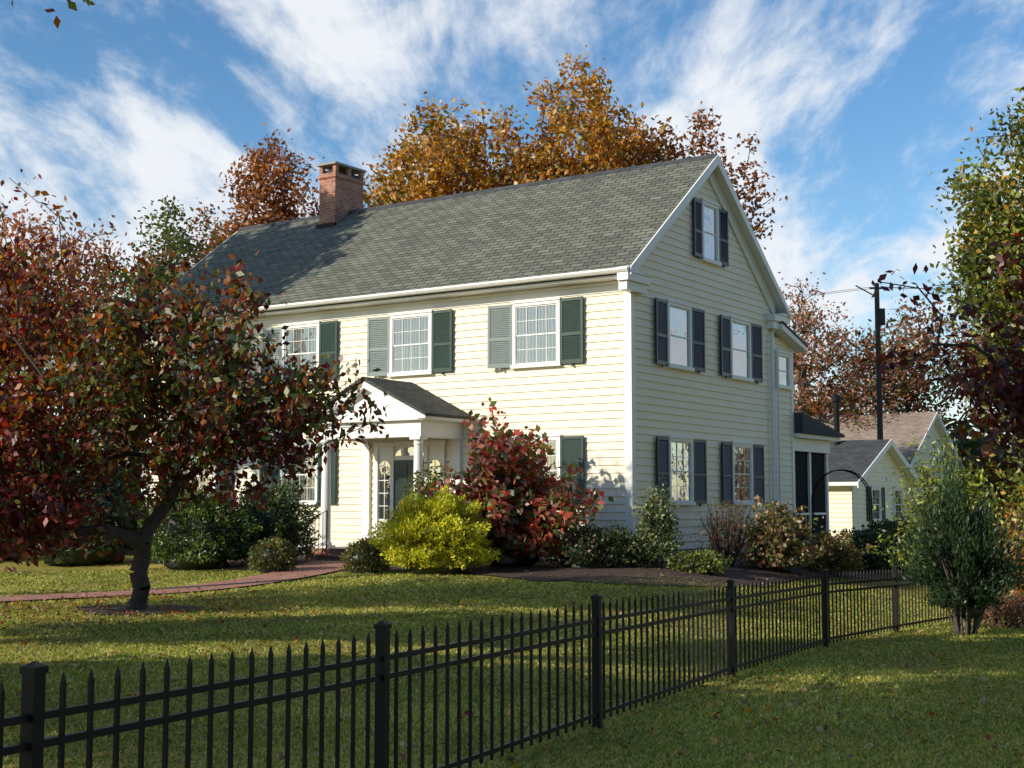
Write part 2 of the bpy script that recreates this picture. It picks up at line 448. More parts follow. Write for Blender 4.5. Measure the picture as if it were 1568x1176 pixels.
for i in range(len(path)-1):
    dx = path[i+1][0]-path[i][0]; dy = path[i+1][1]-path[i][1]; l = math.hypot(dx, dy)
    rows.append([(path[i][0]-dy/l*w_, path[i][1]+dx/l*w_) for w_ in (-.62, -.3, 0, .3, .62)])
drape('brick_path', rows, M_pave, .03)

# ------------------------------------------------------------------ HOUSE
house = empty('colonial_house', (C0[0], C0[1], 0), ANG)
LEN = 15.0; W = 7.5; RZ = 9.79; EZ = 6.52; OV = .5; SL = (RZ-EZ)/(W/2+OV)
EXPO = .165
def mfront(u, o, z): return (u, -o, z)
def mside(u, o, z): return (o, u, z)
def sidingrun(mb, mapf, u0f, u1f, z0, z1):
    z = z0
    while z < z1-1e-4:
        zt = min(z+EXPO, z1)
        a0, a1, b0, b1 = u0f(z), u1f(z), u0f(zt), u1f(zt)
        if a1-a0 < .02: break
        if b1 < b0: b0 = b1 = (b0+b1)/2
        mb.poly([mapf(a0, .030, z), mapf(a1, .030, z), mapf(b1, .005, zt), mapf(b0, .005, zt)])
        mb.poly([mapf(a0, 0, z), mapf(a1, 0, z), mapf(a1, .030, z), mapf(a0, .030, z)])
        z = zt
mb = MB()
sidingrun(mb, mfront, lambda z: -LEN, lambda z: 0., .6, 6.3)
def su0(z): return max(0, (z-6.72)/SL)
sidingrun(mb, mside, su0, lambda z: W-su0(z), .6, 9.55)
sidingrun(mb, lambda u, o, z: (-LEN-o, u, z), su0, lambda z: W-su0(z), .6, 9.55)
mb.obj('clapboard_siding', [M_siding], house, fix=False)
mb = MB()
mb.box(-LEN+.01, -.01, .01, W, .1, 6.3)
mb.prism([(.01, 6.3), (W, 6.3), (W, 6.6), (W/2, 9.5), (.01, 6.6)], 'x', -LEN+.01, -.01)
mb.obj('wall_core', [M_siding], house)
mb = MB(); mb.box(-LEN-.004, .004, -.004, W+.004, -.2, .6); mb.obj('foundation', [M_found], house)

def roofz(y): return EZ+(y+OV)*SL if y <= W/2 else EZ+(W+OV-y)*SL
mb = MB(); th = .09
prof = [(-OV, EZ), (W/2, RZ), (W+OV, EZ), (W+OV, EZ-th), (W/2, RZ-th*1.25), (-OV, EZ-th)]
mb.prism(prof, 'x', -LEN-.28, .28, 0, cap=1, side=[0, 0, 1, 1, 1, 1])
mb.prism([(W/2-.16, RZ-.16*SL+.012), (W/2, RZ+.035), (W/2+.16, RZ-.16*SL+.012)], 'x', -LEN-.28, .285, 2)
mb.obj('roof', [M_roof, M_white, M_roofd], house)
mb = MB()
for (xa, xb) in ((.032, .075), (-LEN-.075, -LEN-.032)):
    for s in (0, 1):
        def yy(y): return y if s == 0 else W-y
        top0 = roofz(-.05)-.12; top1 = RZ-.12
        mb.prism([(yy(-.05), top0), (yy(W/2), top1), (yy(W/2), top1-.38), (yy(-.05), top0-.38)], 'x', xa+(.001*s), xb+(.001*s))
for (xa, xb) in ((.283, .315), (-LEN-.315, -LEN-.283)):
    for s in (0, 1):
        def yy(y): return y if s == 0 else W-y
        mb.prism([(yy(-OV-.02), EZ-.015), (yy(W/2), RZ-.0), (yy(W/2), RZ-.24), (yy(-OV-.02), EZ-.17)], 'x', xa+.001*s, xb+.001*s)
mb.box(-LEN-.2, .20, -OV+.06, .03, 6.33, 6.375)
mb.box(-LEN-.2, .20, W-.03, W+OV-.06, 6.33, 6.375)
mb.box(-LEN, -.13, -.05, .0, 6.10, 6.325)
mb.box(-LEN, -.13, -.085, .0, 6.25, 6.32)
for (ya, yb) in ((-OV-.06, .42), (W-.42, W+OV+.06)):
    mb.box(.0, .26, ya, yb, 6.24, 6.40)
    mb.box(.0, .20, ya+.06, yb-.05, 6.05, 6.238)
    mb.prism([(ya, 6.405), (yb, 6.405), ((ya if ya < 1 else yb), 6.52)], 'x', .0, .28)
mb.box(-.13, .04, -.04, .13, .55, 6.045)
mb.box(-.13, .04, W-.13, W+.04, .55, 6.045)
mb.box(-LEN-.04, -LEN+.13, -.04, .13, .55, 6.045)
mb.box(-LEN, .03, -.033, .03, .52, .598)
mb.obj('trim_boards', [M_white], house)
mb = MB()
mb.prism([(-OV-.11, 6.50), (-OV-.12, 6.46), (-OV-.08, 6.41), (-OV-.0, 6.40), (-OV-.0, 6.50)], 'x', -LEN-.25, .27)
mb.prism([(W+OV+.11, 6.50), (W+OV+.12, 6.46), (W+OV+.08, 6.41), (W+OV+.0, 6.40), (W+OV+.0, 6.50)], 'x', -LEN-.25, .27)
mb.obj('gutters', [M_white], house)
mb = MB()
mb.tube([(.16, W+.35, 6.3), (.10, W-.2, 6.0), (.09, W-.3, 5.8), (.09, W-.3, .5)], .038, 8)
mb.tube([(.10, W+.08, 5.6), (.10, W+.08, .5)], .035, 8)
mb.tube([(.05, W-.02, 2.4), (.12, W+.1, 2.4), (.12, W+.1, 1.3)], .02, 6)
mb.obj('downspouts', [M_white], house, smooth=True)

fr = MB(); gl = MB(); sh = MB()
def bx(mb_, mf, u0, u1, o0, o1, z0, z1, mi=0):
    a = mf(u0, o0, z0); b_ = mf(u1, o1, z1)
    mb_.box(a[0], b_[0], a[1], b_[1], a[2], b_[2], mi)
def window(mf, uc, w, z0, z1, gmi, cols=4, rows=2, cas=.07):
    u0, u1 = uc-w/2, uc+w/2
    bx(fr, mf, u0-.01, u0+cas, .0, .08, z0, z1); bx(fr, mf, u1-cas, u1+.01, .0, .08, z0, z1)
    bx(fr, mf, u0+cas, u1-cas, .0, .08, z1-cas, z1); bx(fr, mf, u0-.04, u1+.04, .0, .12, z0-.05, z0+.03)
    bx(fr, mf, u0-.03, u1+.03, .0, .105, z1+.001, z1+.045)
    a0, a1 = u0+cas, u1-cas; b0, b1 = z0+.03, z1-cas; mid = (b0+b1)/2
    for (c0, c1, off) in ((b0, mid+.016, .042), (mid-.016, b1, .052)):
        s = .03
        bx(fr, mf, a0, a0+s, .0, off, c0, c1); bx(fr, mf, a1-s, a1, .0, off, c0, c1)
        bx(fr, mf, a0+s, a1-s, .0, off, c0, c0+s); bx(fr, mf, a0+s, a1-s, .0, off, c1-s, c1)
        q0, q1 = a0+s, a1-s
        for i in range(1, cols):
            x = q0+(q1-q0)*i/cols; bx(fr, mf, x-.006, x+.006, .033, off-.003, c0+s, c1-s)
        for i in range(1, rows):
            z = c0+s+(c1-c0-2*s)*i/rows; bx(fr, mf, q0, q1, .033, off-.005, z-.006, z+.006)
        bx(gl, mf, q0, q1, .0, .034, c0+s, c1-s, gmi)
def shutter(mf, u0, u1, z0, z1, mi, tilt=0.):
    hinge = u0 if tilt > 0 else u1
    def mt(u, o, z):
        du = u-hinge; a = abs(tilt)
        return mf(hinge+du*math.cos(a), .037+o+abs(du)*math.sin(a), z)
    def tb(a0, a1, o0, o1, c0, c1):
        P8 = [mt(a0, o0, c0), mt(a1, o0, c0), mt(a1, o1, c0), mt(a0, o1, c0), mt(a0, o0, c1), mt(a1, o0, c1), mt(a1, o1, c1), mt(a0, o1, c1)]
        b_ = len(sh.v); sh.v += P8
        for q in ((0,3,2,1),(4,5,6,7),(0,1,5,4),(1,2,6,5),(2,3,7,6),(3,0,4,7)): sh.f.append([b_+i for i in q]); sh.m.append(mi)
    s = .055
    tb(u0, u0+s, 0, .04, z0, z1); tb(u1-s, u1, 0, .04, z0, z1)
    zm = z0+(z1-z0)*.45
    for (c0, c1) in ((z0, z0+.09), (zm-.035, zm+.035), (z1-.07, z1)): tb(u0+s, u1-s, .001, .038, c0, c1)
    tb(u0+s, u1-s, 0, .006, z0+.09, z1-.07)
    for (c0, c1) in ((z0+.09, zm-.035), (zm+.035, z1-.07)):
        n = int((c1-c0)/.042)
        for i in range(n):
            c = c0+(c1-c0)*(i+.5)/n; hh = .024
            sh.poly([mt(u0+s, .035, c-hh), mt(u1-s, .035, c-hh), mt(u1-s, .008, c+hh), mt(u0+s, .008, c+hh)], mi)
            sh.poly([mt(u0+s, .035, c-hh), mt(u1-s, .035, c-hh), mt(u1-s, .035, c-hh-.006), mt(u0+s, .035, c-hh-.006)], mi)
    tb((u0+u1)/2-.02, (u0+u1)/2+.02, .01, .05, z0-.05, z0+.01)
UZ0, UZ1, LZ0, LZ1 = 4.64, 6.06, 1.62, 3.05
for c in (-2.33, -5.83, -9.30, -12.8):
    window(mfront, c, 1.22, UZ0, UZ1-.02, 0)
    shutter(mfront, c+.63, c+1.22, UZ0-.02, UZ1-.0, 0, .05)
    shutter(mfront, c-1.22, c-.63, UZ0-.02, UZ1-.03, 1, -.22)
for c in (-2.33, -9.30, -12.8):
    window(mfront, c, 1.22, LZ0, LZ1, 0)
    shutter(mfront, c+.63, c+1.22, LZ0-.02, LZ1, 0, .05)
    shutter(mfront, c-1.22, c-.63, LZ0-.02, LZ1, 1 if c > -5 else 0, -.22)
for c in (2.16, 5.42):
    for (a, b_) in ((UZ0, UZ1), (LZ0, LZ1)):
        window(mside, c, 1.14, a, b_, 1, cols=3 if a < 3 else 1, rows=2 if a < 3 else 1)
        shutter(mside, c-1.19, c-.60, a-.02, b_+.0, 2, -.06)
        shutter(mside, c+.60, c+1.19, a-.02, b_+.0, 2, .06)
window(mside, 3.8, .86, 7.28, 8.66, 1, cols=1, rows=1)
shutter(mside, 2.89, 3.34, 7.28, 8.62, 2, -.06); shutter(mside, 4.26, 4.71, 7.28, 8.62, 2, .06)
mel = lambda u, o, z: (-.03+o, u, z)
window(mel, 8.12, .85, 4.62, 5.5, 1, cols=1, rows=1)
fr.obj('window_frames', [M_white], house)
gl.obj('window_glass', [M_gf, M_gs], house)
sh.obj('shutters', [M_shut, M_shut_sheen, M_shut_shade], house, fix=False)

mb = MB(); cx = -11.3; cy = W/2-.05
mb.box(cx-.29, cx+.29, cy-.60, cy+.60, 8.6, 10.80)
mb.box(cx-.33, cx+.33, cy-.64, cy+.64, 10.66, 10.74)
mb.obj('chimney', [M_brick], house)
mb = MB()
for (a, b_) in ((-.30, -.60), (-.30, .48), (.19, -.60), (.19, .48), (-.30, -.06), (.19, -.06)):
    mb.box(cx+a, cx+a+.11, cy+b_, cy+b_+.12, 10.801, 11.02, 0)
mb.box(cx-.35, cx+.35, cy-.67, cy+.67, 11.021, 11.08, 1)
mb.box(cx-.2, cx+.2, cy-.5, cy+.5, 10.802, 10.9, 2)
mb.obj('chimney_cap', [M_brick, M_found, M_black], house)
mb = MB(); mb.box(cx-.34, cx+.34, cy-.67, cy-.60, 9.15, 9.36); mb.obj('chimney_flashing', [M_black], house)

mb = MB()
mel2 = lambda u, o, z: (-.03+o, u, z)
sidingrun(mb, mel2, lambda z: W+.04, lambda z: 8.8, .6, 5.9)
mb.obj('ell_siding', [M_siding], house, fix=False)
mb = MB(); mb.box(-7, -.035, W, 8.8, -.2, 5.7); mb.box(-7, -.031, W, 8.79, 5.7, 5.9)
mb.box(-.12, .01, 8.68, 8.83, .5, 5.68)
mb.prism([(W, 6.05), (9.15, 5.62), (9.15, 5.74), (W, 6.2)], 'x', -7, .28)
mb.obj('ell_walls', [M_white], house)
mb = MB(); mb.prism([(W, 6.203), (9.18, 5.742), (9.18, 5.79), (W, 6.26)], 'x', -7, .30); mb.obj('ell_roof', [M_roofd], house)
mb = MB(); y0, y1 = 8.84, 11.5
for y in (y0, (y0+y1)/2-.05, y1-.12): mb.box(-.22, -.10, y, y+.12, .6, 3.0)
for x in (-4, -2.2): mb.box(x, x+.12, y1-.12, y1, .6, 3.0)
mb.box(-4, -.06, y0, y1+.04, 3.0, 3.34); mb.box(-4, -.08, y0, y1+.02, .3, .62)
mb.box(-4, .15, y0, y1+.3, 3.345, 3.45)
mb.box(-.2, -.12, y0+.12, y1-.12, 1.3, 1.36)
mb.obj('screened_porch_frame', [M_white], house)
mb = MB(); mb.box(-3.9, -.16, y0+.02, y1-.06, .62, 2.99); mb.obj('porch_screens', [M_screen], house)
mb = MB(); mb.prism([(y0, 3.452), (y1+.4, 3.452), (y1+.4, 3.52), (y0, 4.0)], 'x', -4.2, .25); mb.obj('screened_porch_roof', [M_roofd], house)

PX = -5.8
mb = MB()
for s in (-1, 1):
    cx_ = PX+s*1.33
    prof = [(.15, .655), (.15, .70), (.13, .73), (.115, .76), (.115, 1.3), (.108, 2.0), (.094, 2.88), (.105, 2.90), (.105, 2.93), (.094, 2.95), (.125, 3.0)]
    mb.lathe(cx_, -1.5, prof, 24)
    mb.box(cx_-.16, cx_+.16, -1.66, -1.34, .60, .66); mb.box(cx_-.14, cx_+.14, -1.64, -1.36, 3.0, 3.06)
mb.obj('portico_columns', [M_white], house, fix=True)
mb = MB()
mb.box(PX-1.5, PX+1.5, -1.64, -1.38, 3.061, 3.42)
for s in (-1, 1):
    mb.box(PX+s*1.33-.13, PX+s*1.33+.13, -1.379, -.03, 3.063, 3.418)
    mb.box(PX+s*1.33-.10, PX+s*1.33+.10, -.10, 0, .62, 3.06)
mb.box(PX-1.4, PX+1.4, -1.4, -.03, 3.30, 3.36)
mb.box(PX-1.66, PX+1.66, -1.76, -.03, 3.421, 3.52)
mb.prism([(PX-1.45, 3.521), (PX+1.45, 3.521), (PX, 4.24)], 'y', -1.60, -1.5)
for s in (-1, 1):
    mb.prism([(PX+s*1.74, 3.50), (PX, 4.33), (PX, 4.18), (PX+s*1.50, 3.455), (PX+s*1.74, 3.44)][::s], 'y', -1.80, -.02)
mb.obj('portico_pediment', [M_white], house)
mb = MB()
mb.prism([(PX-1.78, 3.49), (PX, 4.345), (PX+1.78, 3.49), (PX+1.78, 3.555), (PX, 4.43), (PX-1.78, 3.555)], 'y', -1.84, -.01, 0)
mb.obj('portico_roof', [M_roofp], house)
mb = MB()
mb.box(PX-1.7, PX+1.7, -1.75, .0, .1, .60); mb.box(PX-1.2, PX+1.2, -2.12, -1.751, .1, .47)
mb.obj('brick_steps', [M_brick], house)
mb = MB(); D = PX-.05
mb.box(D-1.0, D+1.0, -.045, 0, .6, 3.05)
for s in (-1, 1):
    for q in (.50, .98):
        mb.box(D+s*q-.05, D+s*q+.05, -.09, -.046, .6, 2.95)
mb.box(D-1.06, D+1.06, -.11, -.046, 2.951, 3.055)
mb.box(D-.45, D+.45, -.08, -.046, 2.62, 2.70)
mb.obj('door_surround', [M_white], house)
mb = MB()
mb.box(D-.45, D+.45, -.065, -.046, .6, 2.615, 0)
for (a, b_) in ((.72, 1.35), (1.45, 2.0), (2.08, 2.5)):
    for s in (-1, 1): mb.box(D+s*.21-.15, D+s*.21+.15, -.078, -.066, a, b_, 0)
mb.lathe(D+.38, -.095, [(.0, 1.42), (.025, 1.43), (.03, 1.46), (.02, 1.49)], 10, 2)
for s in (-1, 1):
    c = D+s*.74
    arc = [(c-.16, 1.25), (c+.16, 1.25), (c+.16, 2.45)]+[(c+.16*math.cos(t), 2.45+.16*math.sin(t)) for t in np.linspace(.1, math.pi-.1, 10)]+[(c-.16, 2.45)]
    mb.prism(arc, 'y', -.052, -.046, 1)
arc = [(D-.42, 2.72)]+[(D+.42*math.cos(t), 2.72+.2*math.sin(t)) for t in np.linspace(math.pi-.05, .05, 16)]+[(D+.42, 2.72)]
mb.prism(arc[::-1], 'y', -.054, -.046, 1)
mb.obj('front_door', [M_door, M_gs, M_terra], house)
mb = MB()
for s in (-1, 1):
    c = D+s*.74
    for z in (1.55, 1.85, 2.15, 2.45): mb.box(c-.16, c+.16, -.06, -.0525, z-.008, z+.008)
    mb.box(c-.007, c+.007, -.0605, -.053, 1.25, 2.6)
    mb.box(c-.16, c+.16, -.07, -.046, .75, 1.18)
mb.obj('sidelight_muntins', [M_white], house)
mb = MB()
for s in (-1, 1):
    x = PX+s*1.12
    mb.tube([(x, -1.7, .6), (x, -1.7, 1.45), (x, -2.1, 1.3), (x, -2.35, 1.12), (x, -2.45, .95)], .018, 8)
    mb.tube([(x, -2.35, .3), (x, -2.35, 1.12)], .018, 8)
    for k in range(3): mb.tube([(x, -1.83-.13*k, .45), (x, -1.83-.13*k, 1.38-.06*k)], .009, 6)
    mb.tube([(x, -1.7, .75), (x, -2.35, .6)], .01, 6)
mb.obj('step_handrails', [M_black], house, smooth=True)

gx, gy = H2W(PX-2.1, -2.2)
pl = empty('planter_box', (gx, gy, float(G(gx, gy))), ANG)
mb = MB()
mb.prism([(-.22, -.22), (.22, -.22), (.22, .22), (-.22, .22)], 'z', 0, .42)
mb.box(-.26, .26, -.26, .26, .421, .48)
mb.obj('pot', [M_terra], pl)
r_ = np.random.default_rng(3); P_ = r_.normal(size=(260, 3))*[.14, .14, .1]+[0, 0, .6]
np_mesh('planter_foliage', leaf_quads(P_, .09, .5, r_), np.arange(1040).reshape(-1, 4), np.repeat(pick([(GREEN, 1), (OLIVE, 1)], 260, r_), 4, axis=0), (M_leaf,), parent=pl)

# ------------------------------------------------------------------ fence
fence = empty('metal_fence')
FP = [(-3.6, .6), (-2.74, 2.75), (-1.72, 5.0), (-.69, 7.4), (.63, 10.3), (2.2, 13.9), (3.96, 17.5), (5.6, 20.2), (7.5, 23.0), (9.5, 25.8), (11.5, 28.6)]
posts = MB(); rails = MB(); pk = MB()
def obox(mb_, c, d, hl, hw, z0, z1, z0b=None, z1b=None):
    n = (-d[1], d[0])
    za = (z0, z0 if z0b is None else z0b); zb = (z1, z1 if z1b is None else z1b)
    b_ = len(mb_.v)
    for zz in (za, zb):
        for (s, t) in ((-1, -1), (1, -1), (1, 1), (-1, 1)):
            mb_.v.append((c[0]+d[0]*hl*s+n[0]*hw*t, c[1]+d[1]*hl*s+n[1]*hw*t, zz[0] if s < 0 else zz[1]))
    for q in ((0,3,2,1),(4,5,6,7),(0,1,5,4),(1,2,6,5),(2,3,7,6),(3,0,4,7)): mb_.f.append([b_+i for i in q]); mb_.m.append(0)
def spike(mb_, c, d, h, z0, z1):
    n = (-d[1], d[0]); b_ = len(mb_.v)
    for (s, t) in ((-1, -1), (1, -1), (1, 1), (-1, 1)): mb_.v.append((c[0]+d[0]*h*s+n[0]*h*t, c[1]+d[1]*h*s+n[1]*h*t, z0))
    mb_.v.append((c[0], c[1], z1))
    for i in range(4): mb_.f.append([b_+i, b_+(i+1) % 4, b_+4]); mb_.m.append(0)
FH = .96
for i, p in enumerate(FP):
    q = FP[min(i+1, len(FP)-1)]; p_ = FP[max(i-1, 0)]
    d = (q[0]-p_[0], q[1]-p_[1]); l = math.hypot(*d); d = (d[0]/l, d[1]/l); g = float(G(*p))
    obox(posts, p, d, .029, .029, g-.1, g+FH-.02); obox(posts, p, d, .035, .035, g+FH-.02, g+FH+.005); spike(posts, p, d, .032, g+FH+.005, g+FH+.025)
    if i == len(FP)-1: break
    d = (q[0]-p[0], q[1]-p[1]); l = math.hypot(*d); d = (d[0]/l, d[1]/l); g2 = float(G(*q))
    c = ((p[0]+q[0])/2, (p[1]+q[1])/2)
    for rz in (.785, .685, .10): obox(rails, c, d, l/2-.03, .014, g+rz-.014, g+rz+.014, g2+rz-.014, g2+rz+.014)
    n = round(l/.152)
    for k in range(1, n):
        t = k/n; pc = (p[0]+(q[0]-p[0])*t, p[1]+(q[1]-p[1])*t); gz = g+(g2-g)*t
        obox(pk, pc, d, .0085, .0085, gz+.045, gz+.89); spike(pk, pc, d, .0085, gz+.89, gz+.935)
posts.obj('posts', [M_black], fence); rails.obj('rails', [M_black], fence); pk.obj('pickets', [M_black], fence)

# ------------------------------------------------------------------ trees
DRED=(.15,.02,.016)
def pal_dog(P, TP, ci, r):
    n = len(P)
    out = pick([(OLIVE, 2.6), (GREEN, 2.2), (DGREEN, .5), (ORANGE, .8), (RUST, 1.4), (MAROON, 1.0), (DRED, .9)], n, r)
    tx = TP[ci][:, 0]+r.normal(size=n)*.5; tz = TP[ci][:, 2]+r.normal(size=n)*.35
    a = tx < -6.2
    out[a] = pick([(ORANGE, 2.0), (RUST, 2.0), (RED, 1.6), (DRED, 1.4), (MAROON, 1.2), (OLIVE, 1.0), (GOLD, .4)], a.sum(), r)
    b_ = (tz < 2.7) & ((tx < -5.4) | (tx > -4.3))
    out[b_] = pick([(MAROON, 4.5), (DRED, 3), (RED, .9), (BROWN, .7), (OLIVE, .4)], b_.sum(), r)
    c = (tz > 4.2) & (tx > -6.3) & (r.uniform(0, 1, n) < .7)
    out[c] = pick([(RUST, 2.4), (MAROON, 1.2), (OLIVE, 1.8), (ORANGE, 1.3), (RED, .7)], c.sum(), r)
    return out
def dens_dog(TP, r):
    return np.clip(1.25-.34*(TP[:, 2]-3.2), .30, 1.3)*r.uniform(.4, 1.5, len(TP))
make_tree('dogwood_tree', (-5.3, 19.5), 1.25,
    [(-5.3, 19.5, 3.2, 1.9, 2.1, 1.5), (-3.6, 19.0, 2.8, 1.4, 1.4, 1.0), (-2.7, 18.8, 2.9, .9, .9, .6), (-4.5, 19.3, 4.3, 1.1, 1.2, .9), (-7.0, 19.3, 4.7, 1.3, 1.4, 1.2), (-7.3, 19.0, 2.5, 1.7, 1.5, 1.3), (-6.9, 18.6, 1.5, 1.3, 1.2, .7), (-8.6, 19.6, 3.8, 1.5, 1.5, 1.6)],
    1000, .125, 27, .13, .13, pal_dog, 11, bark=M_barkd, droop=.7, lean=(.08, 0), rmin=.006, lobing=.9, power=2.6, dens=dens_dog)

gold_p = cl_pal([([(GOLD, 3), (ORANGE, 1), (OLIVE, .5)], 3), ([(RUST, 1.0), (ORANGE, 2), (GOLD, 2)], 2), ([(OLIVE, 1.6), (GOLD, 2.4)], 1.2)])
def pal_big(P, TP, ci, r):
    out = gold_p(P, TP, ci, r)
    m_ = (TP[ci][:, 0]+r.normal(size=len(P))*.8) > 5.2
    out[m_] = pick([(RUST, 3), (BROWN, 1), (ORANGE, 1.2)], m_.sum(), r)
    return out
make_tree('oak_tree', (2.5, 52), 10.5,
    [(-2.3, 52, 13.0, 3.2, 3.2, 4.0, 50), (2.7, 52, 13.6, 3.4, 3.4, 4.2, 60), (6.8, 52, 12.8, 2.8, 2.6, 3.4, 26), (-5.2, 51.5, 11.2, 2.2, 2.2, 2.4, 15), (.6, 52, 11.5, 4, 3, 3.8, 30)],
    1750, .42, 34, .23, .27, pal_big, 5, rmin=.016, lobing=.5, power=2.4)
make_tree('red_oak_tree', (-8.9, 50), 10,
    [(-8.8, 50, 11.7, 1.8, 2.0, 3.3), (-10.4, 50, 10.2, 1.5, 2, 2.3), (-8.4, 50, 8, 2.8, 2.6, 3)],
    650, .3, 44, .20, .26, cl_pal([([((.36, .13, .03), 3), (RUST, 2), (BROWN, .6)], 3), ([(RUST, 2), (BROWN, 1)], 1.2)]), 8, rmin=.014, lobing=.45)
make_tree('evergreen_tree', (-11.3, 45), 10,
    [(-11.2, 45, 8.7, 1.5, 1.6, 3.2), (-12.2, 45, 7, 2.3, 2.2, 3), (-10.2, 44, 6, 2.2, 2, 2.6)],
    500, .25, 50, .17, .25, cl_pal([([((.10, .13, .04), 3), (OLIVE, 1)], 3), ([(OLIVE, 2), (GREEN, 1)], 1)]), 9, rmin=.012)
make_tree('maple_tree', (-17.5, 50), 8,
    [(-17.2, 50, 9.3, 3.2, 3, 3.0), (-15.0, 50, 7.4, 3.0, 3, 3.0), (-20, 50, 7.8, 3, 3, 3.4)],
    500, .3, 34, .22, .3, cl_pal([([(PINK, 2), (ORANGE, 1)], 2), ([(RUST, 2), (PINK, 1)], 1)]), 10, rmin=.014)
make_tree('maple_tree', (14.8, 70), 8,
    [(14.6, 70, 9.6, 3.2, 3, 3.8), (18.0, 70, 8.0, 3, 3, 3)],
    450, .25, 18, .22, .32, cl_pal([([(PINK, 2), (RUST, 1), (OLIVE, 1)], 2)]), 14, rmin=.018)
make_tree('maple_tree', (20.5, 72), 6,
    [(20.5, 72, 8.2, 3.9, 3, 4.0), (25.5, 72, 9.2, 4, 3, 4.2), (16.2, 74, 5.4, 3.0, 3, 3.4)],
    600, .25, 26, .27, .38, cl_pal([([(RUST, 2), (BROWN, 2), (OLIVE, .6)], 2), ([(ORANGE, 1), (PINK, 1), (OLIVE, 1)], 1.2)]), 15, rmin=.018)
make_tree('locust_tree', (10.8, 25), 5,
    [(10.7, 25, 6.6, 2.3, 2.2, 2.9, 30), (9.3, 24.6, 5.6, 1.4, 1.4, 1.2, 10), (9.9, 24.6, 3.9, 1.4, 1.5, 1.4, 10), (8.9, 25, 6.8, .8, 1.0, .9, 4), (10.3, 25, 8.4, 1.1, 1.1, 1.0, 6), (9.6, 23.5, 2.5, 1.0, 1.0, .8, 5)],
    850, .2, 50, .13, .19, cl_pal([([(OLIVE, 3), (YELGREEN, 2)], 2.5), ([(GREEN, 2), (OLIVE, 2)], 2), ([(YELGREEN, 1), (GOLD, .8), (OLIVE, 1)], 1.4)]), 16, rmin=.008, lobing=.6)
make_tree('redbud_tree', (6.6, 13.0), 2.2,
    [(5.1, 12.4, 2.75, 1.0, 1.1, .5, 10), (5.5, 12.6, 3.6, 1.2, 1.2, .7, 6), (4.85, 12.3, 2.3, .5, .6, .4, 6)],
    260, .09, 20, .10, .10, cl_pal([([(MAROON, 3), (DRED, 1.0), (BROWN, .4)], 1)]), 17, bark=M_barkd, droop=.6, rmin=.004,
    extra=[(4.45, 12.2, 2.95), (4.1, 12.1, 3.0), (3.75, 12.0, 3.0), (4.3, 12.2, 3.3), (4.0, 12.1, 3.4), (3.6, 12., 3.5), (3.3, 12, 3.55), (4.5, 12.2, 3.5), (3.5, 12, 2.85), (3.2, 12, 2.8), (3.9, 12, 2.75), (4.4, 12.2, 2.6), (4.7, 12.3, 3.2), (4.9, 12.3, 3.6), (4.2, 12.1, 2.5), (4.05, 12, 2.65), (4.5, 12.2, 2.4), (3.35, 12, 2.95), (3.8, 12, 3.25), (4.25, 12.1, 2.9)])
sh_p = cl_pal([([(OLIVE, 2), (RUST, 1), (GREEN, 1)], 1)])
# yard trees left of / behind the viewpoint; they shade the lawn
def st(base, tt, crowns, nt, seed, per=32, ls=.32, extra=None, cr=.26):
    make_tree('shade_tree', base, tt, crowns, nt, .2, per, ls, cr, sh_p, seed, rmin=.016, extra=extra, lobing=.6, aspect=.65)
st((-10.7, 3.2), 5.5, [(-10.5, 3.2, 8.0, 3.0, 2.6, 2.0), (-13.6, 1.4, 7.4, 2.6, 2.2, 1.6), (-10.3, -.4, 8.4, 2.8, 2.2, 1.8)], 420, 21)
st((-10.3, 7.0), 3.6, [(-10.0, 6.9, 4.9, 2.2, 1.6, 1.3), (-12.6, 7.2, 5.4, 1.9, 1.4, 1.2)], 260, 22)
st((-9.4, 13.0), 3.0, [(-9.2, 12.9, 4.4, 1.7, 1.5, 1.2), (-11.7, 12.6, 4.8, 1.5, 1.2, 1.0)], 190, 23, per=26)
st((-12, 1), 4.5, [(-10.9, 1.0, 5.8, 2.2, 1.7, 1.2)], 150, 24)
st((-13, 8), 7, [(-11.3, 8.0, 9.0, 2.4, 1.9, 1.3), (-8.8, 5.4, 9.4, 2.2, 1.9, 1.4)], 300, 28)
st((-17.8, 31.0), 10, [(-17.6, 31.3, 13.9, 2.7, 3.0, 2.8), (-19.6, 28.6, 11.0, 2.2, 2.4, 2.0)], 350, 25, per=38, ls=.34)
st((-11.4, 21.3), 6, [(-10.5, 22.0, 8.4, 1.0, 1.3, .9), (-13.0, 20.6, 7.4, 1.3, 1.1, .9)], 100, 26, per=20, ls=.16)
make_tree('shade_tree', (-5.5, 6.0), 3.6, [(-4.9, 6.4, 5.6, 1.5, 1.6, .7)], 90, .1, 16, .09, .15, sh_p, 27, rmin=.006, extra=[(-3.0, 8.9, 5.03), (-3.1, 8.8, 5.08), (-2.92, 8.9, 5.05), (-3.05, 8.9, 5.15)])
# added off-view trees: block sky light from the side wall, reflect in its windows
for (bx_, by_, sd) in ((17, 14, 61), (11, 2, 62), (21, 25, 63), (6, -9, 64)):
    make_tree('sky_blocker_tree', (bx_, by_), 6, [(bx_, by_, 7.5, 4.2, 4.2, 4.2), (bx_+1, by_-2, 11, 3, 3, 2.5)], 260, .3, 22, .5, .5, cl_pal([([(OLIVE, 1), (GREEN, 1)], 1), ([(RUST, 1), (ORANGE, 1)], 1)]), sd, rmin=.02, aspect=.7)

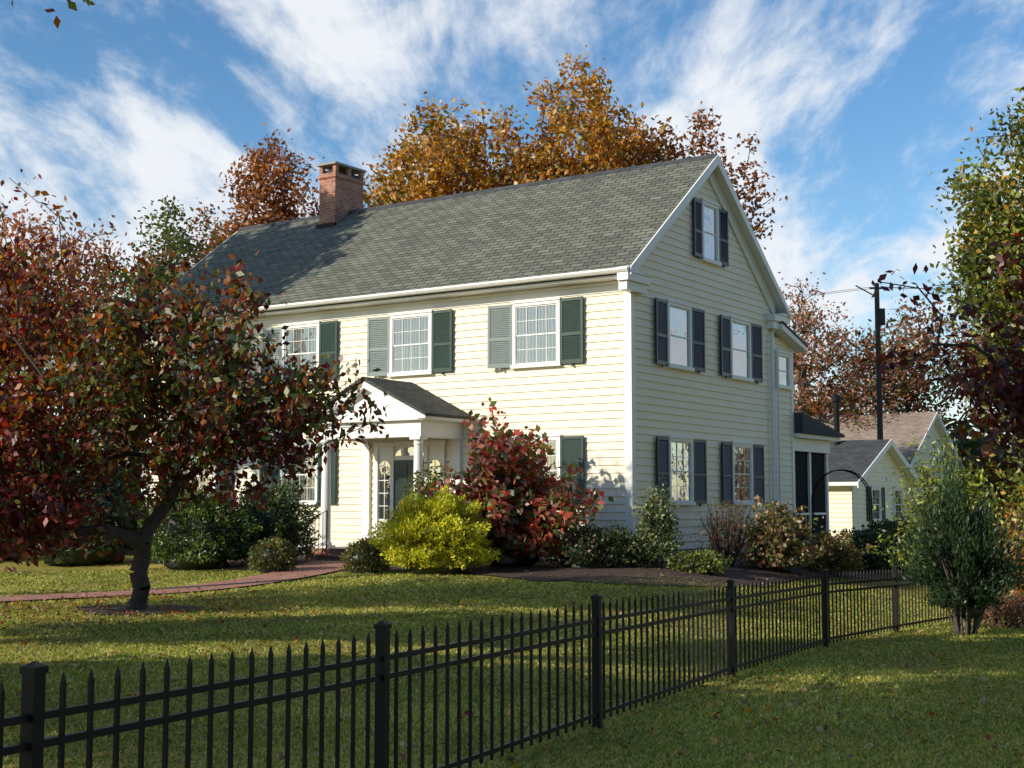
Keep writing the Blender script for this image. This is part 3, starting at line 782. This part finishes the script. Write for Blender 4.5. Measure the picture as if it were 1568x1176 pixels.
# distant treeline (one mass)
r = np.random.default_rng(31); Ps = []; Cs = []
for k in range(230):
    a = r.uniform(-.75, .75); R = r.uniform(78, 104); cx_, cy_ = R*math.sin(a), R*math.cos(a)
    hh = r.uniform(3.5, 7.5); n = 130
    Ps.append(np.stack([cx_+r.normal(size=n)*2.4, cy_+r.normal(size=n)*2, np.clip(r.uniform(0, 1, n)**.8*hh+r.normal(size=n)*.5, 0, None)], 1))
    pal = [[(OLIVE, 1), (GREEN, 2)], [(RUST, 2), (BROWN, 1)], [(DGREEN, 2), (GREEN, 1)], [(ORANGE, 1), (OLIVE, 2)]][r.integers(4)]
    Cs.append(pick(pal, n, r))
Ps = np.vstack(Ps); Cs = np.vstack(Cs)
V = leaf_quads(Ps, .95, .75, r)
np_mesh('distant_treeline', V, np.arange(len(V)).reshape(-1, 4), np.repeat(Cs, 4, axis=0), (M_leaf,))
r = np.random.default_rng(32); n = 16000
t = r.uniform(0, 1, n); hx = -30+t*18; hy = 41+3*np.sin(t*5)+r.normal(size=n)*.7; top = 2.6+1.0*np.sin(t*23)+.6*np.sin(t*51)
Ps = np.stack([hx, hy, .1+r.uniform(0, 1, n)**.6*top], 1)
V = leaf_quads(Ps, .22, .6, r)
np_mesh('hedge', V, np.arange(len(V)).reshape(-1, 4), np.repeat(pick([(DGREEN, 3), (GREEN, 2), (BROWN, .5)], n, r), 4, axis=0), (M_leaf,))

# ------------------------------------------------------------------ shrubs
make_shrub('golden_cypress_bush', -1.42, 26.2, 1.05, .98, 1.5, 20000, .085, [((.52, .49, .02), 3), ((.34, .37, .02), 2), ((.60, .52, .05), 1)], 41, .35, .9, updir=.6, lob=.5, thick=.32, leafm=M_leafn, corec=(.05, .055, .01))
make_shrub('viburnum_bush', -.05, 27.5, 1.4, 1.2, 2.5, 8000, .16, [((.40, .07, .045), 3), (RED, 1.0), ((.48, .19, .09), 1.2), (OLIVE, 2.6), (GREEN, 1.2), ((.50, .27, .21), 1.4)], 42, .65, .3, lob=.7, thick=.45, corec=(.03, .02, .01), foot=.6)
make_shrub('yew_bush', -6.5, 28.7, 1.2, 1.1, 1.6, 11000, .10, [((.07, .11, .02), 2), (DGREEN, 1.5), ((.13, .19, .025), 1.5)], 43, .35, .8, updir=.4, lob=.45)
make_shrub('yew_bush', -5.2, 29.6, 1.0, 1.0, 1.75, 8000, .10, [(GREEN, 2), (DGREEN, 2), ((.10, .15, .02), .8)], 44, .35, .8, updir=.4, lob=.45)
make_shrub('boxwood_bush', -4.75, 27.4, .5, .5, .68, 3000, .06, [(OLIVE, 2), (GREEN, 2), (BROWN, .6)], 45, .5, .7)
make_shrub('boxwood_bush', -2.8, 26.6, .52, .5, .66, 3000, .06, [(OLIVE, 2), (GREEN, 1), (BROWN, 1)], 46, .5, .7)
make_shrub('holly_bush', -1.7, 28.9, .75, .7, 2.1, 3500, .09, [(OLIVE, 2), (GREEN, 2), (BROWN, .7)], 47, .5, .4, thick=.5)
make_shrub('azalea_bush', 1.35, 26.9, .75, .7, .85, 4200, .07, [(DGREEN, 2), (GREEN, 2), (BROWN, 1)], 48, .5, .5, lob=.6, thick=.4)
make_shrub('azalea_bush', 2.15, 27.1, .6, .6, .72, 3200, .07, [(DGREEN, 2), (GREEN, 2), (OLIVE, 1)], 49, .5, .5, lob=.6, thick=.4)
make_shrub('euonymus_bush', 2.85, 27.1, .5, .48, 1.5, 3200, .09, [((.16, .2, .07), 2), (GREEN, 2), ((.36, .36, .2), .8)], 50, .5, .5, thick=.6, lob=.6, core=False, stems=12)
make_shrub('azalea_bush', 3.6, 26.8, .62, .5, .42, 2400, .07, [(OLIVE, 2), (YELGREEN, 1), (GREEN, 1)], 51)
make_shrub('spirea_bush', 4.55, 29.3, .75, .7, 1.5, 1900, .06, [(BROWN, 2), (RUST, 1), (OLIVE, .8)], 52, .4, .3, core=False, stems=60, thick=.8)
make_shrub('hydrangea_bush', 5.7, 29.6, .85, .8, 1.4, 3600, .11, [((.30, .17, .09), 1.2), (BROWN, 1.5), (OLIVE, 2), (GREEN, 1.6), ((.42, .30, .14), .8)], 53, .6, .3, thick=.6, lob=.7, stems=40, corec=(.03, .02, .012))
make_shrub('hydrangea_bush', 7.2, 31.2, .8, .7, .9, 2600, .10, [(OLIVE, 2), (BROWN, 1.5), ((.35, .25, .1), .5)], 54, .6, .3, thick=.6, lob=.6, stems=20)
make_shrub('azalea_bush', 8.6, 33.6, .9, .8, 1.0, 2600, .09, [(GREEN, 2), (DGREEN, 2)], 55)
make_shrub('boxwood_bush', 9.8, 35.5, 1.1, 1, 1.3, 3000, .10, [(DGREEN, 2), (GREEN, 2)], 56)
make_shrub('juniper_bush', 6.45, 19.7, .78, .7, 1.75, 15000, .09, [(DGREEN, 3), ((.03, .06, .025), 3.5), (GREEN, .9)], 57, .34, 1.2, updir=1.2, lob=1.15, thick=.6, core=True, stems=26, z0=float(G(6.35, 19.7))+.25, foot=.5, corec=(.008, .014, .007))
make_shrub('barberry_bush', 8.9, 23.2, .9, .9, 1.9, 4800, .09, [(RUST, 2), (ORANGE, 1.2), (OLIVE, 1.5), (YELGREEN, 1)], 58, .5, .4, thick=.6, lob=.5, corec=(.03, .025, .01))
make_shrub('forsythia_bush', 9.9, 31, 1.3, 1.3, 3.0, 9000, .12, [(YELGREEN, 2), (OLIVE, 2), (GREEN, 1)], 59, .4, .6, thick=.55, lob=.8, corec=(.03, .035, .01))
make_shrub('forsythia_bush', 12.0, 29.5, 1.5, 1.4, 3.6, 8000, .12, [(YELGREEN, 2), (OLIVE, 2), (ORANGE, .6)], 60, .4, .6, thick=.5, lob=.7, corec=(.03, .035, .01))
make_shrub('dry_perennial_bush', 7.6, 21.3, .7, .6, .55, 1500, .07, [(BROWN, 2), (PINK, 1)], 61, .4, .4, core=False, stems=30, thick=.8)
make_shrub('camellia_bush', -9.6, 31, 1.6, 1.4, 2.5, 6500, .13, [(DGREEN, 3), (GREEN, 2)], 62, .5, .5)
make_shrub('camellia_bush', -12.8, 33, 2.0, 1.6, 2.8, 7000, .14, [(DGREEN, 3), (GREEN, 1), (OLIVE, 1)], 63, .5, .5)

# ------------------------------------------------------------------ outbuildings, pole, arbor
def cottage(name, loc, wx, wy, wall, ridge, roofm, detail=True):
    e = empty(name, (loc[0], loc[1], float(G(*loc))), ANG)
    mb = MB(); sidingrun(mb, mfront, lambda z: -wx, lambda z: 0, .2, wall)
    sl = (ridge-wall)/(wy/2)
    f0 = lambda z: max(0, (z-wall)/sl)
    sidingrun(mb, mside, f0, lambda z: wy-f0(z), .2, ridge-.1)
    mb.obj('siding', [M_siding], e, fix=False)
    mb = MB(); mb.box(-wx, -.01, .01, wy, -.2, wall); mb.prism([(.01, wall), (wy, wall), (wy/2, ridge-.06)], 'x', -wx, -.01)
    mb.obj('wall_body', [M_siding], e)
    mb = MB(); mb.prism([(-.4, wall-.4*sl+.05), (wy/2, ridge+.05), (wy+.4, wall-.4*sl+.05), (wy+.4, wall-.4*sl-.08), (wy/2, ridge-.08), (-.4, wall-.4*sl-.08)], 'x', -wx-.3, .35, 0, cap=1, side=[0, 0, 1, 1, 1, 1])
    for s in (0, 1):
        yy = (lambda y: y) if s == 0 else (lambda y: wy-y)
        mb.prism([(yy(-.42), wall-.42*sl+.06), (yy(wy/2), ridge+.06), (yy(wy/2), ridge-.16), (yy(-.42), wall-.42*sl-.16)], 'x', .351+.001*s, .39, 1)
    mb.obj('roof', [roofm, M_white], e)
    global fr, gl
    fr = MB(); gl = MB()
    window(mside, wy*.36, 1.0, .9, 2.1, 0, cols=2, rows=2); window(mside, wy*.75, 1.0, .9, 2.1, 0, cols=2, rows=2)
    window(mfront, -2.0, 1.0, .9, 2.1, 0, cols=2, rows=2)
    fr.obj('window_frames', [M_white], e); gl.obj('window_glass', [M_gs], e)
    if detail:
        mb = MB(); mb.box(0, .08, wy*.36-.95, wy*.36-.55, .88, 2.12); mb.box(0, .08, wy*.36+.55, wy*.36+.95, .88, 2.12); mb.obj('shutters', [M_shut], e)
        mb = MB(); mb.lathe(-1.6, wy*.45, [(.11, ridge-.8), (.11, ridge+1.5), (.16, ridge+1.52), (.16, ridge+1.7), (.05, ridge+1.8)], 12); mb.obj('flue_pipe', [M_black], e)
    return e
cottage('garage', (12.0, 48.5), 7, 6.5, 2.4, 3.85, M_roofd)
cottage('neighbor_house', (18.2, 64), 6.5, 9, 3.2, 6.0, M_roofb, False)
up = empty('utility_pole', (15.6, 58, 0))
mb = MB(); mb.tube([(0, 0, 0), (0, 0, 11.0)], [.14, .10], 10); mb.tube([(0, 0, 10.4), (-.9, 0, 10.9)], .03, 6); mb.box(-.3, .3, -.05, .05, 10.75, 10.83); mb.box(.05, .3, -.13, .13, 9.2, 9.9)
mb.obj('pole', [M_wood], up)
mb = MB()
for s in (-.28, .28):
    for (ex, ey, ez) in ((-34, 4, 9.5), (30, -8, 10.8)):
        pts = [(s+(ex)*t, ey*t, 10.83+(ez-10.83)*t-1.2*4*t*(1-t)*.5) for t in np.linspace(0, 1, 14)]
        mb.tube(pts, .009, 4)
mb.obj('wires', [M_black], up)
ab = empty('garden_arbor', (8.15, 34, float(G(8.15, 34))), math.radians(-8))
mb = MB()
for y in (-.25, .25):
    pts = [(-.7, y, 0), (-.7, y, 1.6)]+[(-.7*math.cos(t), y, 1.6+.75*math.sin(t)) for t in np.linspace(.15, math.pi-.15, 14)]+[(.7, y, 1.6), (.7, y, 0)]
    mb.tube(pts, .018, 6)
for z in np.arange(.3, 1.7, .3):
    for x in (-.7, .7): mb.tube([(x, -.25, z), (x, .25, z)], .01, 5)
for t in np.linspace(.3, math.pi-.3, 7): mb.tube([(-.7*math.cos(t), -.25, 1.6+.75*math.sin(t)), (-.7*math.cos(t), .25, 1.6+.75*math.sin(t))], .01, 5)
mb.obj('arch_frame', [M_black], ab)

# ------------------------------------------------------------------ grass and fallen leaves
r = np.random.default_rng(77)
def in_bed(x, y):
    dx = x-C0[0]; dy = y-C0[1]; lx = CA*dx-SA*dy; ly = SA*dx+CA*dy
    front = (lx > -15) & (lx < 1.5) & (ly > -4.7-.4*np.sin(lx*.8)) & (ly < 0) & ((lx > -11) | (ly > -2.5))
    side = (lx >= -15) & (lx < 3.2) & (ly > -1.8) & (ly < 11)
    cnr = (lx > 0) & (ly < 0) & (lx < 2.8) & (ly > -4.0+lx*.9)
    d = np.full(len(x), 9.)
    for p in path[::2]: d = np.minimum(d, np.hypot(x-p[0], y-p[1]))
    return front | side | cnr | (d < .75) | (np.hypot(x+5.3, y-19.5) < .8)
def scatter(n, y0, y1, pw):
    y = (y0**pw+(y1**pw-y0**pw)*r.uniform(0, 1, n))**(1/pw); x = r.uniform(-.44, .44, n)*y; return x, y
x, y = scatter(340000, 4.0, 29, .8)
k = ~in_bed(x, y); x, y = x[k], y[k]; n = len(x)
patch = .5+.5*np.sin(x*1.3+np.sin(y*.9)*2)*np.sin(y*1.1+np.sin(x*.7)*2)
h = (.018+.0004*y)*r.uniform(.6, 1.5, n)*(.8+.4*patch); wd = (.003+.0006*y)*r.uniform(.7, 1.3, n)
an = r.uniform(0, 6.28, n); z = G(x, y)
tx = r.normal(size=n)*h*.8; ty = r.normal(size=n)*h*.8
V = np.empty((n, 3, 3))
V[:, 0] = np.stack([x-np.cos(an)*wd, y-np.sin(an)*wd, z-.004], 1); V[:, 1] = np.stack([x+np.cos(an)*wd, y+np.sin(an)*wd, z-.004], 1)
V[:, 2] = np.stack([x+tx, y+ty, z+h], 1)
ca = pick([((.22, .26, .04), 3), ((.12, .18, .03), 2), ((.44, .42, .09), 2.2), ((.56, .46, .19), 1.2)], n, r)
ca *= (.75+.5*patch)[:, None]
np_mesh('grass', V.reshape(-1, 3), np.arange(3*n).reshape(-1, 3), np.repeat(ca, 3, axis=0), (M_grass,))
x, y = scatter(5000, 4.5, 31, 1.3)
x2 = -5.5+r.normal(size=2200)*2.6; y2 = 19.5+r.normal(size=2200)*2.2
x = np.concatenate([x, x2]); y = np.concatenate([y, y2]); n = len(x)
P_ = np.stack([x, y, G(x, y)+r.uniform(.025, .05, n)], 1)
a = unit(n, r); a[:, 2] *= .3; a /= np.linalg.norm(a, axis=1)[:, None]; b = np.cross(a, np.array([0, 0, 1.])+r.normal(size=(n, 3))*.35); b /= np.linalg.norm(b, axis=1)[:, None]
s = r.uniform(.03, .08, n)[:, None]
V = np.stack([P_-a*s*.5, P_+b*s*.36, P_+a*s*.5, P_-b*s*.36], 1).reshape(-1, 3)
np_mesh('fallen_leaves', V, np.arange(len(V)).reshape(-1, 4), np.repeat(pick([(RUST, 2), (BROWN, 2), (GOLD, 1), ((.45, .3, .16), 1.8), (RED, .4)], n, r), 4, axis=0), (M_leaf,))

# ------------------------------------------------------------------ light, sky
EL = math.radians(26)
SX, SY = -.882, -.471
S = Vector((SX*math.cos(EL), SY*math.cos(EL), math.sin(EL)))
sun = bpy.data.lights.new('sun', 'SUN'); sun.energy = 5.0; sun.angle = math.radians(.5); sun.color = (1, .91, .76)
so = bpy.data.objects.new('sun', sun); so.rotation_euler = S.to_track_quat('Z', 'Y').to_euler(); scene.collection.objects.link(so)
w = bpy.data.worlds.new('World'); scene.world = w; w.use_nodes = True
N = w.node_tree.nodes; L = w.node_tree.links; bg = N['Background']; out = N['World Output']
sky = N.new('ShaderNodeTexSky'); sky.sky_type = 'NISHITA'; sky.sun_disc = False; sky.sun_elevation = EL; sky.sun_rotation = math.atan2(SX, SY)
sky.air_density = 1.0; sky.dust_density = .2; sky.ozone_density = 2.0
hs = N.new('ShaderNodeHueSaturation'); hs.inputs['Saturation'].default_value = 1.25
L.new(sky.outputs[0], hs.inputs['Color']); L.new(hs.outputs[0], bg.inputs['Color']); bg.inputs['Strength'].default_value = .15
tc = N.new('ShaderNodeTexCoord'); sp = N.new('ShaderNodeSeparateXYZ'); L.new(tc.outputs['Generated'], sp.inputs[0])
def mth(op, a, b_=None):
    n = N.new('ShaderNodeMath'); n.operation = op
    for i, q in enumerate((a, b_)):
        if q is None: continue
        if isinstance(q, (int, float)): n.inputs[i].default_value = q
        else: L.new(q, n.inputs[i])
    return n.outputs[0]
zz = mth('ADD', mth('MAXIMUM', sp.outputs[2], 0.), .16)
cb = N.new('ShaderNodeCombineXYZ'); L.new(mth('DIVIDE', sp.outputs[0], zz), cb.inputs[0]); L.new(mth('DIVIDE', sp.outputs[1], zz), cb.inputs[1])
mp = N.new('ShaderNodeMapping'); mp.inputs['Rotation'].default_value = (0, 0, math.radians(24)); mp.inputs['Scale'].default_value = (1.5, .6, 1); mp.inputs['Location'].default_value = (3.2, 1.4, 0)
L.new(cb.outputs[0], mp.inputs[0])
c1 = N.new('ShaderNodeTexNoise'); c1.inputs['Scale'].default_value = 1.15; c1.inputs['Detail'].default_value = 12; c1.inputs['Roughness'].default_value = .60; c1.inputs['Distortion'].default_value = .5
c2 = N.new('ShaderNodeTexNoise'); c2.inputs['Scale'].default_value = 5; c2.inputs['Detail'].default_value = 10; c2.inputs['Roughness'].default_value = .65; c2.inputs['Distortion'].default_value = .3
L.new(mp.outputs[0], c1.inputs['Vector']); L.new(mp.outputs[0], c2.inputs['Vector'])
sm = mth('ADD', mth('MULTIPLY', c1.outputs['Fac'], .72), mth('MULTIPLY', c2.outputs['Fac'], .28))
rp = N.new('ShaderNodeValToRGB'); rp.color_ramp.interpolation = 'EASE'
rp.color_ramp.elements[0].position = .425; rp.color_ramp.elements[0].color = (0, 0, 0, 1)
rp.color_ramp.elements[1].position = .57; rp.color_ramp.elements[1].color = (.97, .97, .97, 1)
L.new(sm, rp.inputs[0])
# clouds masked out behind the camera, added to lower the ambient light
nm = N.new('ShaderNodeMapRange'); nm.interpolation_type = 'SMOOTHSTEP'; nm.inputs[1].default_value = -.1; nm.inputs[2].default_value = .5; L.new(sp.outputs[1], nm.inputs[0])
bg2 = N.new('ShaderNodeBackground'); bg2.inputs['Color'].default_value = (.92, .955, 1, 1); bg2.inputs['Strength'].default_value = .96
mx = N.new('ShaderNodeMixShader'); L.new(mth('MULTIPLY', rp.outputs[0], nm.outputs[0]), mx.inputs[0]); L.new(bg.outputs[0], mx.inputs[1]); L.new(bg2.outputs[0], mx.inputs[2])
L.new(mx.outputs[0], out.inputs['Surface'])

cam = bpy.data.cameras.new('camera'); cam.lens = 48.15; cam.sensor_width = 36; cam.clip_end = 2000
co = bpy.data.objects.new('camera', cam); co.location = (0, 0, 1.6); co.rotation_euler = (math.radians(95), 0, 0)
scene.collection.objects.link(co); scene.camera = co
scene.view_settings.view_transform = 'Standard'; scene.view_settings.look = 'None'; scene.view_settings.exposure = 0
